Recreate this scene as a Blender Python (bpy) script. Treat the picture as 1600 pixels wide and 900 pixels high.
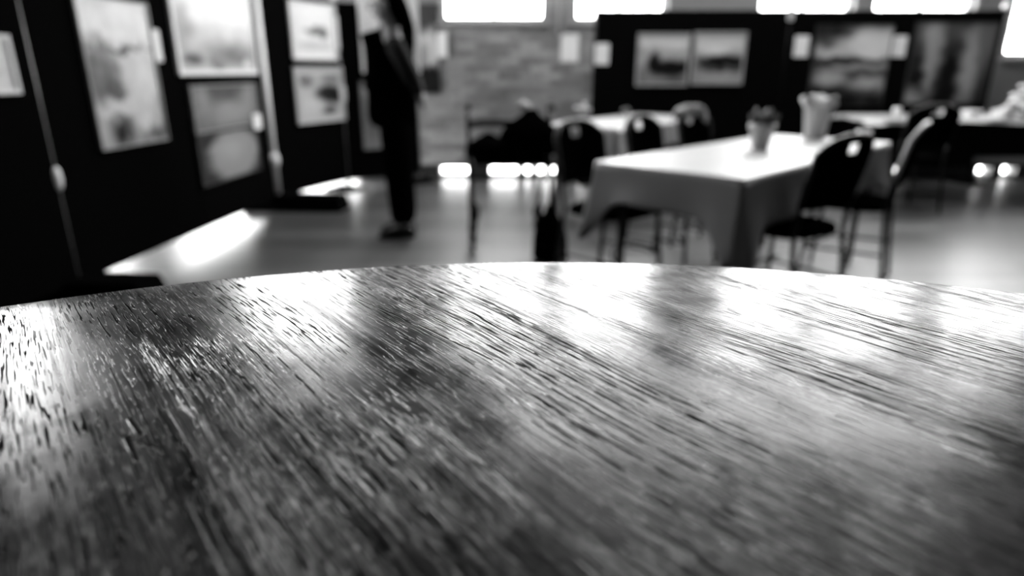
import bpy, bmesh, math, random
from mathutils import Vector, Matrix, Quaternion

for o in list(bpy.data.objects):
    bpy.data.objects.remove(o)
scene = bpy.context.scene
COL = scene.collection
random.seed(7)
PI = math.pi

# ------------------------------------------------------------------ camera, world, exposure
CAM_H = 1.15
F_PX = 1011.0
PITCH = math.atan(340 / 1011)
cam_d = bpy.data.cameras.new('camera')
cam = bpy.data.objects.new('camera', cam_d)
COL.objects.link(cam)
cam.location = (0, 0, CAM_H)
cam.rotation_euler = (PI / 2 - PITCH, 0, 0)
cam_d.sensor_width = 36
cam_d.lens = F_PX / 1600 * 36
cam_d.clip_start = 0.01
cam_d.dof.use_dof = True
cam_d.dof.focus_distance = 0.335
cam_d.dof.aperture_fstop = 4.2
scene.camera = cam

world = bpy.data.worlds.new('world')
scene.world = world
world.use_nodes = True
world.node_tree.nodes['Background'].inputs[0].default_value = (1, 1, 1, 1)
world.node_tree.nodes['Background'].inputs[1].default_value = 1.0
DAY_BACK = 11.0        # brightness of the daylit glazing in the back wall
DAY_LEFT = 16.0        # and in the left wall
ROOF_FILL = 5.2         # and of the unseen rooflight added to whiten the table tops
scene.cycles.max_bounces = 7
scene.cycles.diffuse_bounces = 4
scene.view_settings.view_transform = 'Standard'
scene.view_settings.look = 'None'
scene.view_settings.exposure = 0.75
scene.view_settings.gamma = 1.0
scene.view_settings.use_curve_mapping = False

# ------------------------------------------------------------------ camera geometry (to read real places off the photograph)
CP, SP = math.cos(PITCH), math.sin(PITCH)
def ray(x, y):
    dx, up = x - 800, 450 - y
    return Vector((dx, F_PX * CP + up * SP, up * CP - F_PX * SP))
def at(x, y, z):
    d = ray(x, y)
    return Vector((0, 0, CAM_H)) + d * ((z - CAM_H) / d.z)
def on_board(p0, p1, x, y):
    """where a pixel meets the vertical board from p0 to p1: distance along it, height"""
    d = ray(x, y)
    ex, ey = p1[0] - p0[0], p1[1] - p0[1]
    n = (-ey, ex)
    t = (p0[0] * n[0] + p0[1] * n[1]) / (d.x * n[0] + d.y * n[1])
    q = d * t
    L = math.hypot(ex, ey)
    return ((q.x - p0[0]) * ex + (q.y - p0[1]) * ey) / L, CAM_H + q.z

# ------------------------------------------------------------------ materials
def nodes_of(m):
    m.use_nodes = True
    nt = m.node_tree
    return nt, nt.nodes, nt.links
def g3(v):
    return (v, v, v, 1)
def mat(name, v, rough=0.6, spec=0.5, metal=0.0, var=0.12, scale=18, bump=0.0, sheen=0.0):
    """plain surface with a little procedural unevenness"""
    m = bpy.data.materials.new(name)
    nt, N, L = nodes_of(m)
    b = N['Principled BSDF']
    tc = N.new('ShaderNodeTexCoord')
    nz = N.new('ShaderNodeTexNoise')
    nz.inputs['Scale'].default_value = scale
    nz.inputs['Detail'].default_value = 4
    L.new(tc.outputs['Object'], nz.inputs['Vector'])
    mr = N.new('ShaderNodeMapRange')
    mr.inputs['From Min'].default_value = 0.3
    mr.inputs['From Max'].default_value = 0.7
    mr.inputs['To Min'].default_value = v * (1 - var)
    mr.inputs['To Max'].default_value = v * (1 + var)
    L.new(nz.outputs['Fac'], mr.inputs['Value'])
    L.new(mr.outputs[0], b.inputs['Base Color'])
    b.inputs['Roughness'].default_value = rough
    b.inputs['Specular IOR Level'].default_value = spec
    b.inputs['Metallic'].default_value = metal
    if sheen:
        b.inputs['Sheen Weight'].default_value = sheen
    if bump:
        bp = N.new('ShaderNodeBump')
        bp.inputs['Strength'].default_value = bump
        bp.inputs['Distance'].default_value = 0.004
        L.new(nz.outputs['Fac'], bp.inputs['Height'])
        L.new(bp.outputs[0], b.inputs['Normal'])
    return m
def glow(name, strength):
    m = bpy.data.materials.new(name)
    nt, N, L = nodes_of(m)
    b = N['Principled BSDF']
    b.inputs['Base Color'].default_value = g3(0.8)
    b.inputs['Roughness'].default_value = 0.2
    b.inputs['Emission Color'].default_value = g3(1)
    b.inputs['Emission Strength'].default_value = strength
    m.cycles.emission_sampling = 'FRONT'
    return m

M = {}
M['mortar'] = mat('mortar', 0.30, 0.9, 0.2, scale=30, bump=0.3)
M['plaster'] = mat('plaster', 0.10, 0.9, 0.2, var=0.05, scale=3)
M['dark_plaster'] = mat('dark_plaster', 0.02, 0.9, 0.2, var=0.05, scale=3)
M['ceiling'] = mat('ceiling_paint', 0.08, 0.95, 0.2, var=0.04, scale=2)
M['frame'] = mat('window_frame_paint', 0.35, 0.5)
M['board'] = mat('black_board_felt', 0.003, 0.95, 0.0, var=0.2, scale=60)
M['alu'] = mat('pale_aluminium', 0.94, 0.45, 0.6, metal=0.0, var=0.05)
M['dark_alu'] = mat('grey_aluminium', 0.22, 0.4, 0.5, var=0.1)
M['black_metal'] = mat('black_metal', 0.003, 0.45, 0.06)
M['white_mount'] = mat('white_mount_card', 0.85, 0.8, 0.3, var=0.03)
M['grey_mount'] = mat('grey_mount_card', 0.55, 0.8, 0.3, var=0.05)
M['card'] = mat('caption_card_paper', 0.88, 0.8, 0.3, var=0.03)
M['frame_black'] = mat('black_picture_frame', 0.02, 0.5)
M['frame_grey'] = mat('grey_picture_frame', 0.35, 0.5)
M['vinyl'] = mat('wipe_clean_tablecloth', 0.30, 0.42, 0.8, var=0.06, scale=5)
M['wood_dark'] = mat('dark_stained_wood', 0.03, 0.4, 0.5, scale=8, var=0.3)
M['chair_black'] = mat('black_chair_vinyl', 0.0015, 0.7, 0.0, var=0.2)
M['chair_tube'] = mat('black_chair_tube', 0.006, 0.4, 0.2)
M['chair_edge'] = mat('black_chair_rim', 0.012, 0.4, 0.3)
M['chair_edge_lit'] = mat('lit_chair_rim', 0.5, 0.4, 0.5)  # same chair rim with its highlight painted into the colour
M['terracotta'] = mat('pale_pot_glaze', 0.55, 0.35, 0.5, var=0.05)
M['soil'] = mat('black_potting_soil', 0.003, 0.95, 0.06, scale=120, bump=0.6)
M['leaf'] = mat('grey_green_leaf', 0.20, 0.5, 0.4, var=0.4, scale=40)
M['leaf_dark'] = mat('dark_leaf', 0.03, 0.5, 0.3, var=0.4, scale=40)
M['petal'] = mat('pale_petal', 0.75, 0.7, 0.3, var=0.15, scale=60)
M['paper'] = mat('pale_wrapping_paper', 0.62, 0.7, 0.3, var=0.08)
M['china'] = mat('white_china', 0.88, 0.25, 0.5, var=0.02)
M['skin'] = mat('skin', 0.36, 0.55, 0.4, var=0.05)
M['hair'] = mat('black_hair', 0.002, 0.5, 0.0, var=0.3, scale=80)
M['coat'] = mat('black_coat_wool', 0.002, 0.95, 0.0, var=0.3, scale=60)
M['sleeve'] = mat('dark_sleeve_knit', 0.02, 0.95, 0.2, var=0.15, scale=90)
M['trouser'] = mat('black_trouser_cloth', 0.002, 0.95, 0.0, var=0.2)
M['shoe'] = mat('black_shoe_leather', 0.008, 0.4, 0.4)
M['rubber'] = mat('black_rubber', 0.003, 0.8, 0.06)
M['nylon'] = mat('black_nylon', 0.002, 0.85, 0.0, var=0.2, scale=40, bump=0.3)
M['scarf'] = mat('grey_knitted_scarf', 0.24, 0.95, 0.2, var=0.35, scale=70, bump=0.5)
M['pale_cloth'] = mat('pale_folded_cloth', 0.6, 0.9, 0.2, var=0.1)
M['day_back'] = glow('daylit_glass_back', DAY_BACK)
M['day_left'] = glow('daylit_glass_left', DAY_LEFT)
M['roof_fill'] = glow('roof_fill_glass', ROOF_FILL)
M['pane_edge'] = mat('pane_edge_glass', 0.5, 0.2)
M['eye'] = mat('dark_eye', 0.02, 0.2)

def brick_mat(name, lo, hi):
    m = bpy.data.materials.new(name)
    nt, N, L = nodes_of(m)
    b = N['Principled BSDF']
    oi = N.new('ShaderNodeObjectInfo')
    tc = N.new('ShaderNodeTexCoord')
    nz = N.new('ShaderNodeTexNoise')
    nz.inputs['Scale'].default_value = 25
    nz.inputs['Detail'].default_value = 5
    L.new(tc.outputs['Object'], nz.inputs['Vector'])
    ad = N.new('ShaderNodeMath'); ad.operation = 'MULTIPLY_ADD'
    L.new(nz.outputs['Fac'], ad.inputs[0]); ad.inputs[1].default_value = 0.5
    L.new(oi.outputs['Random'], ad.inputs[2])
    mr = N.new('ShaderNodeMapRange')
    mr.inputs['From Min'].default_value = 0.2
    mr.inputs['From Max'].default_value = 1.3
    mr.inputs['To Min'].default_value = lo
    mr.inputs['To Max'].default_value = hi
    L.new(ad.outputs[0], mr.inputs['Value'])
    L.new(mr.outputs[0], b.inputs['Base Color'])
    b.inputs['Roughness'].default_value = 0.9
    bp = N.new('ShaderNodeBump'); bp.inputs['Strength'].default_value = 0.4; bp.inputs['Distance'].default_value = 0.003
    L.new(nz.outputs['Fac'], bp.inputs['Height']); L.new(bp.outputs[0], b.inputs['Normal'])
    return m
M['brick'] = brick_mat('brick_clay', 0.20, 0.46)

def plank_mat():
    m = bpy.data.materials.new('floor_board_wood')
    nt, N, L = nodes_of(m)
    b = N['Principled BSDF']
    oi = N.new('ShaderNodeObjectInfo')
    tc = N.new('ShaderNodeTexCoord')
    mp = N.new('ShaderNodeMapping'); mp.inputs['Scale'].default_value = (3, 45, 10)
    L.new(tc.outputs['Object'], mp.inputs['Vector'])
    nz = N.new('ShaderNodeTexNoise'); nz.inputs['Scale'].default_value = 1; nz.inputs['Detail'].default_value = 5
    L.new(mp.outputs[0], nz.inputs['Vector'])
    ad = N.new('ShaderNodeMath'); ad.operation = 'MULTIPLY_ADD'
    L.new(nz.outputs['Fac'], ad.inputs[0]); ad.inputs[1].default_value = 0.8
    L.new(oi.outputs['Random'], ad.inputs[2])
    mr = N.new('ShaderNodeMapRange')
    mr.inputs['From Min'].default_value = 0.2; mr.inputs['From Max'].default_value = 1.6
    mr.inputs['To Min'].default_value = 0.02; mr.inputs['To Max'].default_value = 0.095
    L.new(ad.outputs[0], mr.inputs['Value']); L.new(mr.outputs[0], b.inputs['Base Color'])
    b.inputs['Roughness'].default_value = 0.35
    b.inputs['Specular IOR Level'].default_value = 0.85
    bp = N.new('ShaderNodeBump'); bp.inputs['Strength'].default_value = 0.15; bp.inputs['Distance'].default_value = 0.002
    L.new(nz.outputs['Fac'], bp.inputs['Height']); L.new(bp.outputs[0], b.inputs['Normal'])
    return m
M['plank'] = plank_mat()

def painting(name, base_top, base_bot, blobs, noise=0.12, rough=0.6, grain=5.0, seed=0.0):
    """an abstract blurry landscape: vertical wash plus soft patches (cx, cy, rx, ry, value, softness)"""
    m = bpy.data.materials.new(name)
    nt, N, L = nodes_of(m)
    b = N['Principled BSDF']
    tc = N.new('ShaderNodeTexCoord')
    nz = N.new('ShaderNodeTexNoise'); nz.inputs['Scale'].default_value = grain; nz.inputs['Detail'].default_value = 6
    of = N.new('ShaderNodeVectorMath'); of.operation = 'ADD'; of.inputs[1].default_value = (seed, seed, seed)
    L.new(tc.outputs['Generated'], of.inputs[0]); L.new(of.outputs[0], nz.inputs['Vector'])
    sub = N.new('ShaderNodeVectorMath'); sub.operation = 'MULTIPLY_ADD'
    sub.inputs[1].default_value = (0.22, 0, 0.22); sub.inputs[2].default_value = (-0.11, 0, -0.11)
    L.new(nz.outputs['Color'], sub.inputs[0])
    wp = N.new('ShaderNodeVectorMath'); wp.operation = 'ADD'
    L.new(tc.outputs['Generated'], wp.inputs[0]); L.new(sub.outputs[0], wp.inputs[1])
    sx = N.new('ShaderNodeSeparateXYZ'); L.new(wp.outputs[0], sx.inputs[0])
    mr = N.new('ShaderNodeMapRange'); mr.inputs['To Min'].default_value = base_bot; mr.inputs['To Max'].default_value = base_top
    L.new(sx.outputs['Z'], mr.inputs['Value'])
    cur = mr.outputs[0]
    for (cx, cy, rx, ry, val, soft) in blobs:
        s = N.new('ShaderNodeVectorMath'); s.operation = 'SUBTRACT'; s.inputs[1].default_value = (cx, 0, cy)
        L.new(wp.outputs[0], s.inputs[0])
        q = N.new('ShaderNodeVectorMath'); q.operation = 'MULTIPLY'; q.inputs[1].default_value = (1 / rx, 0, 1 / ry)
        L.new(s.outputs[0], q.inputs[0])
        ln = N.new('ShaderNodeVectorMath'); ln.operation = 'LENGTH'; L.new(q.outputs[0], ln.inputs[0])
        k = N.new('ShaderNodeMapRange'); k.interpolation_type = 'SMOOTHSTEP'
        k.inputs['From Min'].default_value = max(0.0, 1 - soft); k.inputs['From Max'].default_value = 1 + soft
        k.inputs['To Min'].default_value = 1; k.inputs['To Max'].default_value = 0
        L.new(ln.outputs['Value'], k.inputs['Value'])
        mx = N.new('ShaderNodeMix'); mx.data_type = 'FLOAT'
        L.new(k.outputs[0], mx.inputs[0]); L.new(cur, mx.inputs[2]); mx.inputs[3].default_value = val
        cur = mx.outputs[0]
    ad = N.new('ShaderNodeMath'); ad.operation = 'MULTIPLY_ADD'
    L.new(nz.outputs['Fac'], ad.inputs[0]); ad.inputs[1].default_value = 2 * noise
    sb = N.new('ShaderNodeMath'); sb.operation = 'SUBTRACT'; L.new(cur, sb.inputs[0]); sb.inputs[1].default_value = noise
    L.new(sb.outputs[0], ad.inputs[2])
    cl = N.new('ShaderNodeClamp'); cl.inputs['Min'].default_value = 0.005; cl.inputs['Max'].default_value = 0.92
    L.new(ad.outputs[0], cl.inputs['Value'])
    L.new(cl.outputs[0], b.inputs['Base Color'])
    b.inputs['Roughness'].default_value = rough
    b.inputs['Specular IOR Level'].default_value = 0.08
    return m

GRAIN = math.atan2(0.788, -0.616)        # direction of the grain in the round table top
def table_wood():
    m = bpy.data.materials.new('varnished_oak_top')
    nt, N, L = nodes_of(m)
    b = N['Principled BSDF']
    tc = N.new('ShaderNodeTexCoord')
    rot = N.new('ShaderNodeVectorRotate'); rot.rotation_type = 'Z_AXIS'; rot.inputs['Angle'].default_value = -GRAIN
    L.new(tc.outputs['Object'], rot.inputs['Vector'])       # x now runs along the grain
    def noise(scale, detail=3.0, rough=0.5, dist=0.0, off=(0, 0, 0), src=None):
        mp = N.new('ShaderNodeMapping'); mp.inputs['Scale'].default_value = scale; mp.inputs['Location'].default_value = off
        L.new(src or rot.outputs[0], mp.inputs['Vector'])
        nz = N.new('ShaderNodeTexNoise'); nz.inputs['Scale'].default_value = 1; nz.inputs['Detail'].default_value = detail
        nz.inputs['Roughness'].default_value = rough; nz.inputs['Distortion'].default_value = dist
        L.new(mp.outputs[0], nz.inputs['Vector'])
        return nz.outputs['Fac']
    def ramp(src, a, c, lo=0.0, hi=1.0):
        k = N.new('ShaderNodeMapRange'); k.interpolation_type = 'SMOOTHSTEP'
        k.inputs['From Min'].default_value = a; k.inputs['From Max'].default_value = c
        k.inputs['To Min'].default_value = lo; k.inputs['To Max'].default_value = hi
        L.new(src, k.inputs['Value']); return k.outputs[0]
    def math_(op, a, c):
        k = N.new('ShaderNodeMath'); k.operation = op
        for i, v in enumerate((a, c)):
            if isinstance(v, (int, float)): k.inputs[i].default_value = v
            else: L.new(v, k.inputs[i])
        return k.outputs[0]
    # slow wander so that the grain is not ruler straight
    wob = noise((4, 9, 1), 1.5, off=(3, 1, 0))
    wv = N.new('ShaderNodeCombineXYZ')
    L.new(math_('MULTIPLY', math_('SUBTRACT', wob, 0.5), 0.022), wv.inputs['Y'])
    wa = N.new('ShaderNodeVectorMath'); wa.operation = 'ADD'
    L.new(rot.outputs[0], wa.inputs[0]); L.new(wv.outputs[0], wa.inputs[1])
    src = wa.outputs[0]
    pores = ramp(noise((52, 1000, 1), 1.0, 0.5, 0.0, src=src), 0.56, 0.605)           # short open pores
    bands = ramp(noise((4, 26, 1), 3, off=(7, 2, 0), src=src), 0.38, 0.52)                 # where they gather
    long_ = ramp(noise((9, 520, 1), 2.5, 0.6, 0.0, off=(1, 5, 0), src=src), 0.48, 0.56)    # long dark streaks
    lband = ramp(noise((2.5, 17, 1), 3, off=(11, 4, 0), src=src), 0.47, 0.56)
    fine = noise((30, 1400, 1), 2, 0.6, off=(2, 2, 0), src=src)
    tone = math_('ADD', math_('MULTIPLY', noise((3, 60, 1), 3, 0.55, off=(5, 9, 0), src=src), 0.5), math_('MULTIPLY', noise((7, 300, 1), 2, 0.5, off=(8, 3, 0), src=src), 0.5))
    smudge = noise((34, 34, 1), 5, 0.65, 0.6, off=(4, 1, 0))
    smudge2 = noise((9, 9, 1), 3, 0.5, 0.3, off=(1, 8, 0))
    sepo = N.new('ShaderNodeSeparateXYZ'); L.new(tc.outputs['Object'], sepo.inputs[0])
    worn = ramp(math_('ADD', sepo.outputs['X'], math_('MULTIPLY', math_('SUBTRACT', smudge2, 0.5), 0.5)), -0.14, 0.10, 1.15, 0.14)
    tone = math_('ADD', math_('MULTIPLY', math_('SUBTRACT', tone, 0.49), worn), 0.495)
    p1 = math_('MULTIPLY', pores, math_('MULTIPLY', math_('ADD', math_('MULTIPLY', bands, 0.88), 0.12), math_('ADD', math_('MULTIPLY', worn, 0.40), 0.55)))
    p2 = math_('MULTIPLY', math_('MULTIPLY', long_, lband), ramp(noise((70, 900, 1), 1.0, off=(6, 6, 0), src=src), 0.40, 0.52))
    dark = math_('MAXIMUM', p1, p2)
    # a split and a long scratch (x along the grain, y across), in table coordinates
    def seg(a, c, w):
        sb = N.new('ShaderNodeVectorMath'); sb.operation = 'SUBTRACT'; sb.inputs[1].default_value = (a[0], a[1], 0)
        L.new(tc.outputs['Object'], sb.inputs[0])
        ml = N.new('ShaderNodeVectorMath'); ml.operation = 'MULTIPLY'; ml.inputs[1].default_value = (1, 1, 0)
        L.new(sb.outputs[0], ml.inputs[0])
        d = (c[0] - a[0], c[1] - a[1]); l2 = d[0] ** 2 + d[1] ** 2
        dt = N.new('ShaderNodeVectorMath'); dt.operation = 'DOT_PRODUCT'; dt.inputs[1].default_value = (d[0] / l2, d[1] / l2, 0)
        L.new(ml.outputs[0], dt.inputs[0])
        cl = N.new('ShaderNodeClamp'); L.new(dt.outputs['Value'], cl.inputs['Value'])
        sc = N.new('ShaderNodeVectorMath'); sc.operation = 'SCALE'; sc.inputs[0].default_value = (d[0], d[1], 0)
        L.new(cl.outputs[0], sc.inputs['Scale'])
        ds = N.new('ShaderNodeVectorMath'); ds.operation = 'DISTANCE'
        L.new(ml.outputs[0], ds.inputs[0]); L.new(sc.outputs[0], ds.inputs[1])
        return ramp(math_('ADD', ds.outputs['Value'], math_('MULTIPLY', math_('SUBTRACT', smudge, 0.5), w * 1.2)), w * 0.4, w, 1.0, 0.0)
    for a, c, w in SPLITS:
        dark = math_('MAXIMUM', dark, seg(a, c, w))
    col = ramp(math_('ADD', math_('MULTIPLY', tone, 0.7), math_('MULTIPLY', fine, 0.3)), 0.38, 0.60, 0.001, 0.035)
    mx = N.new('ShaderNodeMix'); mx.data_type = 'FLOAT'
    L.new(dark, mx.inputs[0]); L.new(col, mx.inputs[2]); mx.inputs[3].default_value = 0.004
    L.new(mx.outputs[0], b.inputs['Base Color'])
    rg = math_('ADD', ramp(smudge, 0.25, 0.75, 0.15, 0.25), ramp(smudge2, 0.3, 0.7, -0.03, 0.04))
    rg = math_('ADD', rg, math_('MULTIPLY', dark, 0.30))
    L.new(rg, b.inputs['Roughness'])
    sp = math_('MULTIPLY', math_('SUBTRACT', 1.0, math_('MULTIPLY', dark, 0.98)), ramp(math_('ADD', math_('MULTIPLY', smudge, 0.28), math_('MULTIPLY', tone, 0.72)), 0.39, 0.58, 0.06, 0.47))
    L.new(sp, b.inputs['Specular IOR Level'])
    b.inputs['IOR'].default_value = 1.55
    h = math_('SUBTRACT', math_('ADD', math_('MULTIPLY', fine, 0.04), math_('MULTIPLY', tone, 0.15)), dark)
    bp = N.new('ShaderNodeBump'); bp.inputs['Strength'].default_value = 0.55; bp.inputs['Distance'].default_value = 0.0005
    L.new(h, bp.inputs['Height']); L.new(bp.outputs[0], b.inputs['Normal'])
    return m

# ------------------------------------------------------------------ mesh helpers
class MB:
    def __init__(s):
        s.v, s.f = [], []
    def add(s, vs, fs):
        o = len(s.v)
        s.v += [tuple(p) for p in vs]
        s.f += [tuple(i + o for i in f) for f in fs]
        return s
    def box(s, c, size, rz=0.0, rot=None):
        x, y, z = (k / 2 for k in size)
        R = rot if rot is not None else Matrix.Rotation(rz, 3, 'Z')
        c = Vector(c)
        vs = [c + R @ Vector((sx * x, sy * y, sz * z)) for sz in (-1, 1) for sx, sy in ((-1, -1), (1, -1), (1, 1), (-1, 1))]
        return s.add(vs, [(3, 2, 1, 0), (4, 5, 6, 7), (0, 1, 5, 4), (1, 2, 6, 5), (2, 3, 7, 6), (3, 0, 4, 7)])
    def tube(s, pts, r, n=10, cap=True, closed=False):
        pts = [Vector(p) for p in pts]
        k = len(pts)
        rs = r if isinstance(r, (list, tuple)) else [r] * k
        vs, fs = [], []
        prev = None
        for i, p in enumerate(pts):
            if closed:
                t = (pts[(i + 1) % k] - pts[i - 1]).normalized()
            else:
                t = (pts[min(i + 1, k - 1)] - pts[max(i - 1, 0)]).normalized()
            if prev is None:
                a = Vector((0, 0, 1)) if abs(t.z) < 0.9 else Vector((1, 0, 0))
                nrm = t.cross(a).normalized()
            else:
                nrm = (prev - t * prev.dot(t)).normalized()
            prev = nrm
            bi = t.cross(nrm)
            for j in range(n):
                an = 2 * PI * j / n
                vs.append(p + (nrm * math.cos(an) + bi * math.sin(an)) * rs[i])
        for i in range(k if closed else k - 1):
            a, c = i * n, ((i + 1) % k) * n
            for j in range(n):
                fs.append((a + j, a + (j + 1) % n, c + (j + 1) % n, c + j))
        if cap and not closed:
            fs.append(tuple(range(n - 1, -1, -1)))
            fs.append(tuple(range((k - 1) * n, k * n)))
        return s.add(vs, fs)
    def lathe(s, prof, n=32, c=(0, 0, 0), closed=False):
        vs, fs = [], []
        for r, z in prof:
            for j in range(n):
                an = 2 * PI * j / n
                vs.append((c[0] + r * math.cos(an), c[1] + r * math.sin(an), c[2] + z))
        k = len(prof)
        for i in range(k if closed else k - 1):
            a, d = i * n, ((i + 1) % k) * n
            for j in range(n):
                fs.append((a + j, a + (j + 1) % n, d + (j + 1) % n, d + j))
        if not closed:
            fs.append(tuple(range(n - 1, -1, -1)))
            fs.append(tuple(range((k - 1) * n, k * n)))
        return s.add(vs, fs)
    def ball(s, c, r, n=12, m=8):
        rx, ry, rz = r if isinstance(r, (tuple, list)) else (r, r, r)
        vs, fs = [], []
        for i in range(1, m):
            ph = PI * i / m
            for j in range(n):
                th = 2 * PI * j / n
                vs.append((c[0] + rx * math.sin(ph) * math.cos(th), c[1] + ry * math.sin(ph) * math.sin(th), c[2] - rz * math.cos(ph)))
        b, t = len(vs), len(vs) + 1
        vs += [(c[0], c[1], c[2] - rz), (c[0], c[1], c[2] + rz)]
        for i in range(m - 2):
            for j in range(n):
                fs.append((i * n + j, i * n + (j + 1) % n, (i + 1) * n + (j + 1) % n, (i + 1) * n + j))
        for j in range(n):
            fs.append((b, (j + 1) % n, j))
            fs.append((t, (m - 2) * n + j, (m - 2) * n + (j + 1) % n))
        return s.add(vs, fs)
    def mesh(s, name, material, smooth=False):
        me = bpy.data.meshes.new(name)
        me.from_pydata(s.v, [], s.f)
        me.validate()
        bm = bmesh.new(); bm.from_mesh(me)
        bmesh.ops.recalc_face_normals(bm, faces=bm.faces)
        bm.to_mesh(me); bm.free()
        me.materials.append(material)
        if smooth:
            for p in me.polygons: p.use_smooth = True
        return me
    def build(s, name, material, parent=None, smooth=False, bevel=0.0, loc=None, rz=0.0):
        return link(name, s.mesh(name, material, smooth), parent, bevel, loc, rz)

def link(name, me, parent=None, bevel=0.0, loc=None, rz=0.0):
    o = bpy.data.objects.new(name, me)
    COL.objects.link(o)
    if parent is not None: o.parent = parent
    if loc is not None: o.location = loc
    if rz: o.rotation_euler.z = rz
    if bevel:
        b = o.modifiers.new('bevel', 'BEVEL'); b.width = bevel; b.segments = 2; b.limit_method = 'ANGLE'
    return o
def tag(o, label, cat, group=None):
    o['label'] = label; o['category'] = cat
    if group: o['group'] = group
    return o
def thing(name, label, cat, loc=(0, 0, 0), rz=0.0, group=None):
    o = bpy.data.objects.new(name, None)
    COL.objects.link(o)
    o.empty_display_size = 0.1
    o.location = loc; o.rotation_euler.z = rz
    return tag(o, label, cat, group)
def structure(o):
    o['kind'] = 'structure'; return o
def copy_tree(o, parent=None):
    c = o.copy(); COL.objects.link(c)
    if parent is not None: c.parent = parent
    for ch in [x for x in o.children]:
        copy_tree(ch, c)
    return c
def skin_mesh(name, joints, edges, material, sub=2, root=0):
    """grow a continuous surface round a skeleton: joints = [(pos, radius or (rx, ry)), ...]"""
    me = bpy.data.meshes.new(name + '_skeleton')
    me.from_pydata([j[0] for j in joints], edges, [])
    o = bpy.data.objects.new(name + '_skeleton', me)
    COL.objects.link(o)
    sk = o.modifiers.new('skin', 'SKIN'); sk.use_smooth_shade = True
    sb = o.modifiers.new('sub', 'SUBSURF'); sb.levels = sub; sb.render_levels = sub
    if not me.skin_vertices: me.attributes.new('skin', 'FLOAT', 'POINT')
    for i, j in enumerate(joints):
        r = j[1]
        me.skin_vertices[0].data[i].radius = r if isinstance(r, tuple) else (r, r)
        me.skin_vertices[0].data[i].use_root = (i == root)
    dg = bpy.context.evaluated_depsgraph_get(); dg.update()
    out = bpy.data.meshes.new_from_object(o.evaluated_get(dg))
    out.name = name
    bpy.data.objects.remove(o)
    out.materials.clear(); out.materials.append(material)
    for p in out.polygons: p.use_smooth = True
    return out

# ------------------------------------------------------------------ the room
XL, XR, YB, YF, ZC = -4.2, 6.6, 7.3, -3.6, 4.3
# floor: slab, boards one by one where the photograph looks, the rest joined
floor = structure(MB().box(((XL + XR) / 2, (YB + YF) / 2, -0.06), (XR - XL + 0.4, YB - YF + 0.4, 0.10)).build('floor', M['wood_dark']))
PW = 0.15
plank_me = {}
def plank_mesh(l):
    k = round(l, 3)
    if k not in plank_me:
        mb = MB(); mb.box((0, 0, -0.005), (l - 0.004, PW - 0.004, 0.010))
        plank_me[k] = mb.mesh('plank', M['plank'])
    return plank_me[k]
rest = MB()
row, y = 0, YF
while y < YB - 0.01:
    x = XL - (row * 0.83) % 2.0
    while x < XR:
        x0, x1 = max(x, XL), min(x + 2.0, XR)
        if x1 - x0 > 0.02:
            if y > 2.3:
                link('plank', plank_mesh(x1 - x0), floor, loc=((x0 + x1) / 2, y + PW / 2, 0))
            else:
                rest.box(((x0 + x1) / 2, y + PW / 2, -0.005), (x1 - x0 - 0.004, PW - 0.004, 0.010))
        x += 2.0
    y += PW; row += 1
r_ = rest.build('plank_rows', M['plank'], floor); r_['kind'] = 'stuff'

RX0, RX1, RY0, RY1 = 0.0, 4.6, 5.3, 6.9
cb = MB()
for x0, x1, y0, y1 in ((XL - .2, RX0, YF - .2, YB + .2), (RX1, XR + .2, YF - .2, YB + .2), (RX0, RX1, YF - .2, RY0), (RX0, RX1, RY1, YB + .2)):
    cb.box(((x0 + x1) / 2, (y0 + y1) / 2, ZC + 0.05), (x1 - x0, y1 - y0, 0.10))
structure(cb.build('ceiling', M['ceiling']))
rb = MB()
for i in range(9):
    x = RX0 + (RX1 - RX0) * i / 8
    rb.box((x, (RY0 + RY1) / 2, ZC + 0.05), (0.05, RY1 - RY0, 0.10))
rb.box(((RX0 + RX1) / 2, (RY0 + RY1) / 2, ZC + 0.05), (RX1 - RX0, 0.05, 0.10))
fill_panes = []
roof = structure(rb.build('window_20', M['frame']))  # out of view, added as glowing fill above tables and pictures
for i in range(8):
    for k in range(2):
        w_, h_ = (RX1 - RX0) / 8, (RY1 - RY0) / 2
        MB().box((RX0 + w_ * (i + .5), RY0 + h_ * (k + .5), ZC + 0.09), (w_, h_, 0.006)).build('pane', M['pane_edge'], roof)
        fill_panes.append(roof.children[-1])
structure(MB().box((XR + 0.1, (YB + YF) / 2, ZC / 2), (0.2, YB - YF + 0.4, ZC)).build('wall_right', M['dark_plaster']))
structure(MB().box(((XL + XR) / 2, YF - 0.1, ZC / 2), (XR - XL, 0.2, ZC)).build('wall_front', M['dark_plaster']))

# back wall: brick with high windows and added glowing panes near the floor, built round its openings
HIGH = [(-0.74, 0.36), (0.64, 1.62), (2.56, 3.56), (3.76, 4.82)]
SILL, HEAD = 1.63, 4.05
GLAZED_DOOR = (5.22, 5.62, 1.28, 1.90)
RIGHT_TOP = (5.22, 6.45, 1.96, 4.05)
FLOOR_GLOW = (-3.95, -1.72, 0.03, 1.0)  # unseen glowing glazing added to brighten the floor under the left boards
GARDEN_TOP = (-3.25, -1.95, 2.2, 4.05)
GLOW_STRIPS = [(-0.80, -0.46), (-0.25, 0.07), (0.14, 0.22), (0.29, 0.50), (0.74, 0.84), (4.28, 4.40), (5.20, 5.36), (5.48, 5.64)]  # glowing strips put in as bright patches along the wall foot
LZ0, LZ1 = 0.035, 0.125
openings = [(a, c, SILL, HEAD) for a, c in HIGH] + [GLAZED_DOOR, RIGHT_TOP, FLOOR_GLOW, GARDEN_TOP] + [(a, c, LZ0, LZ1) for a, c in GLOW_STRIPS]
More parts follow.
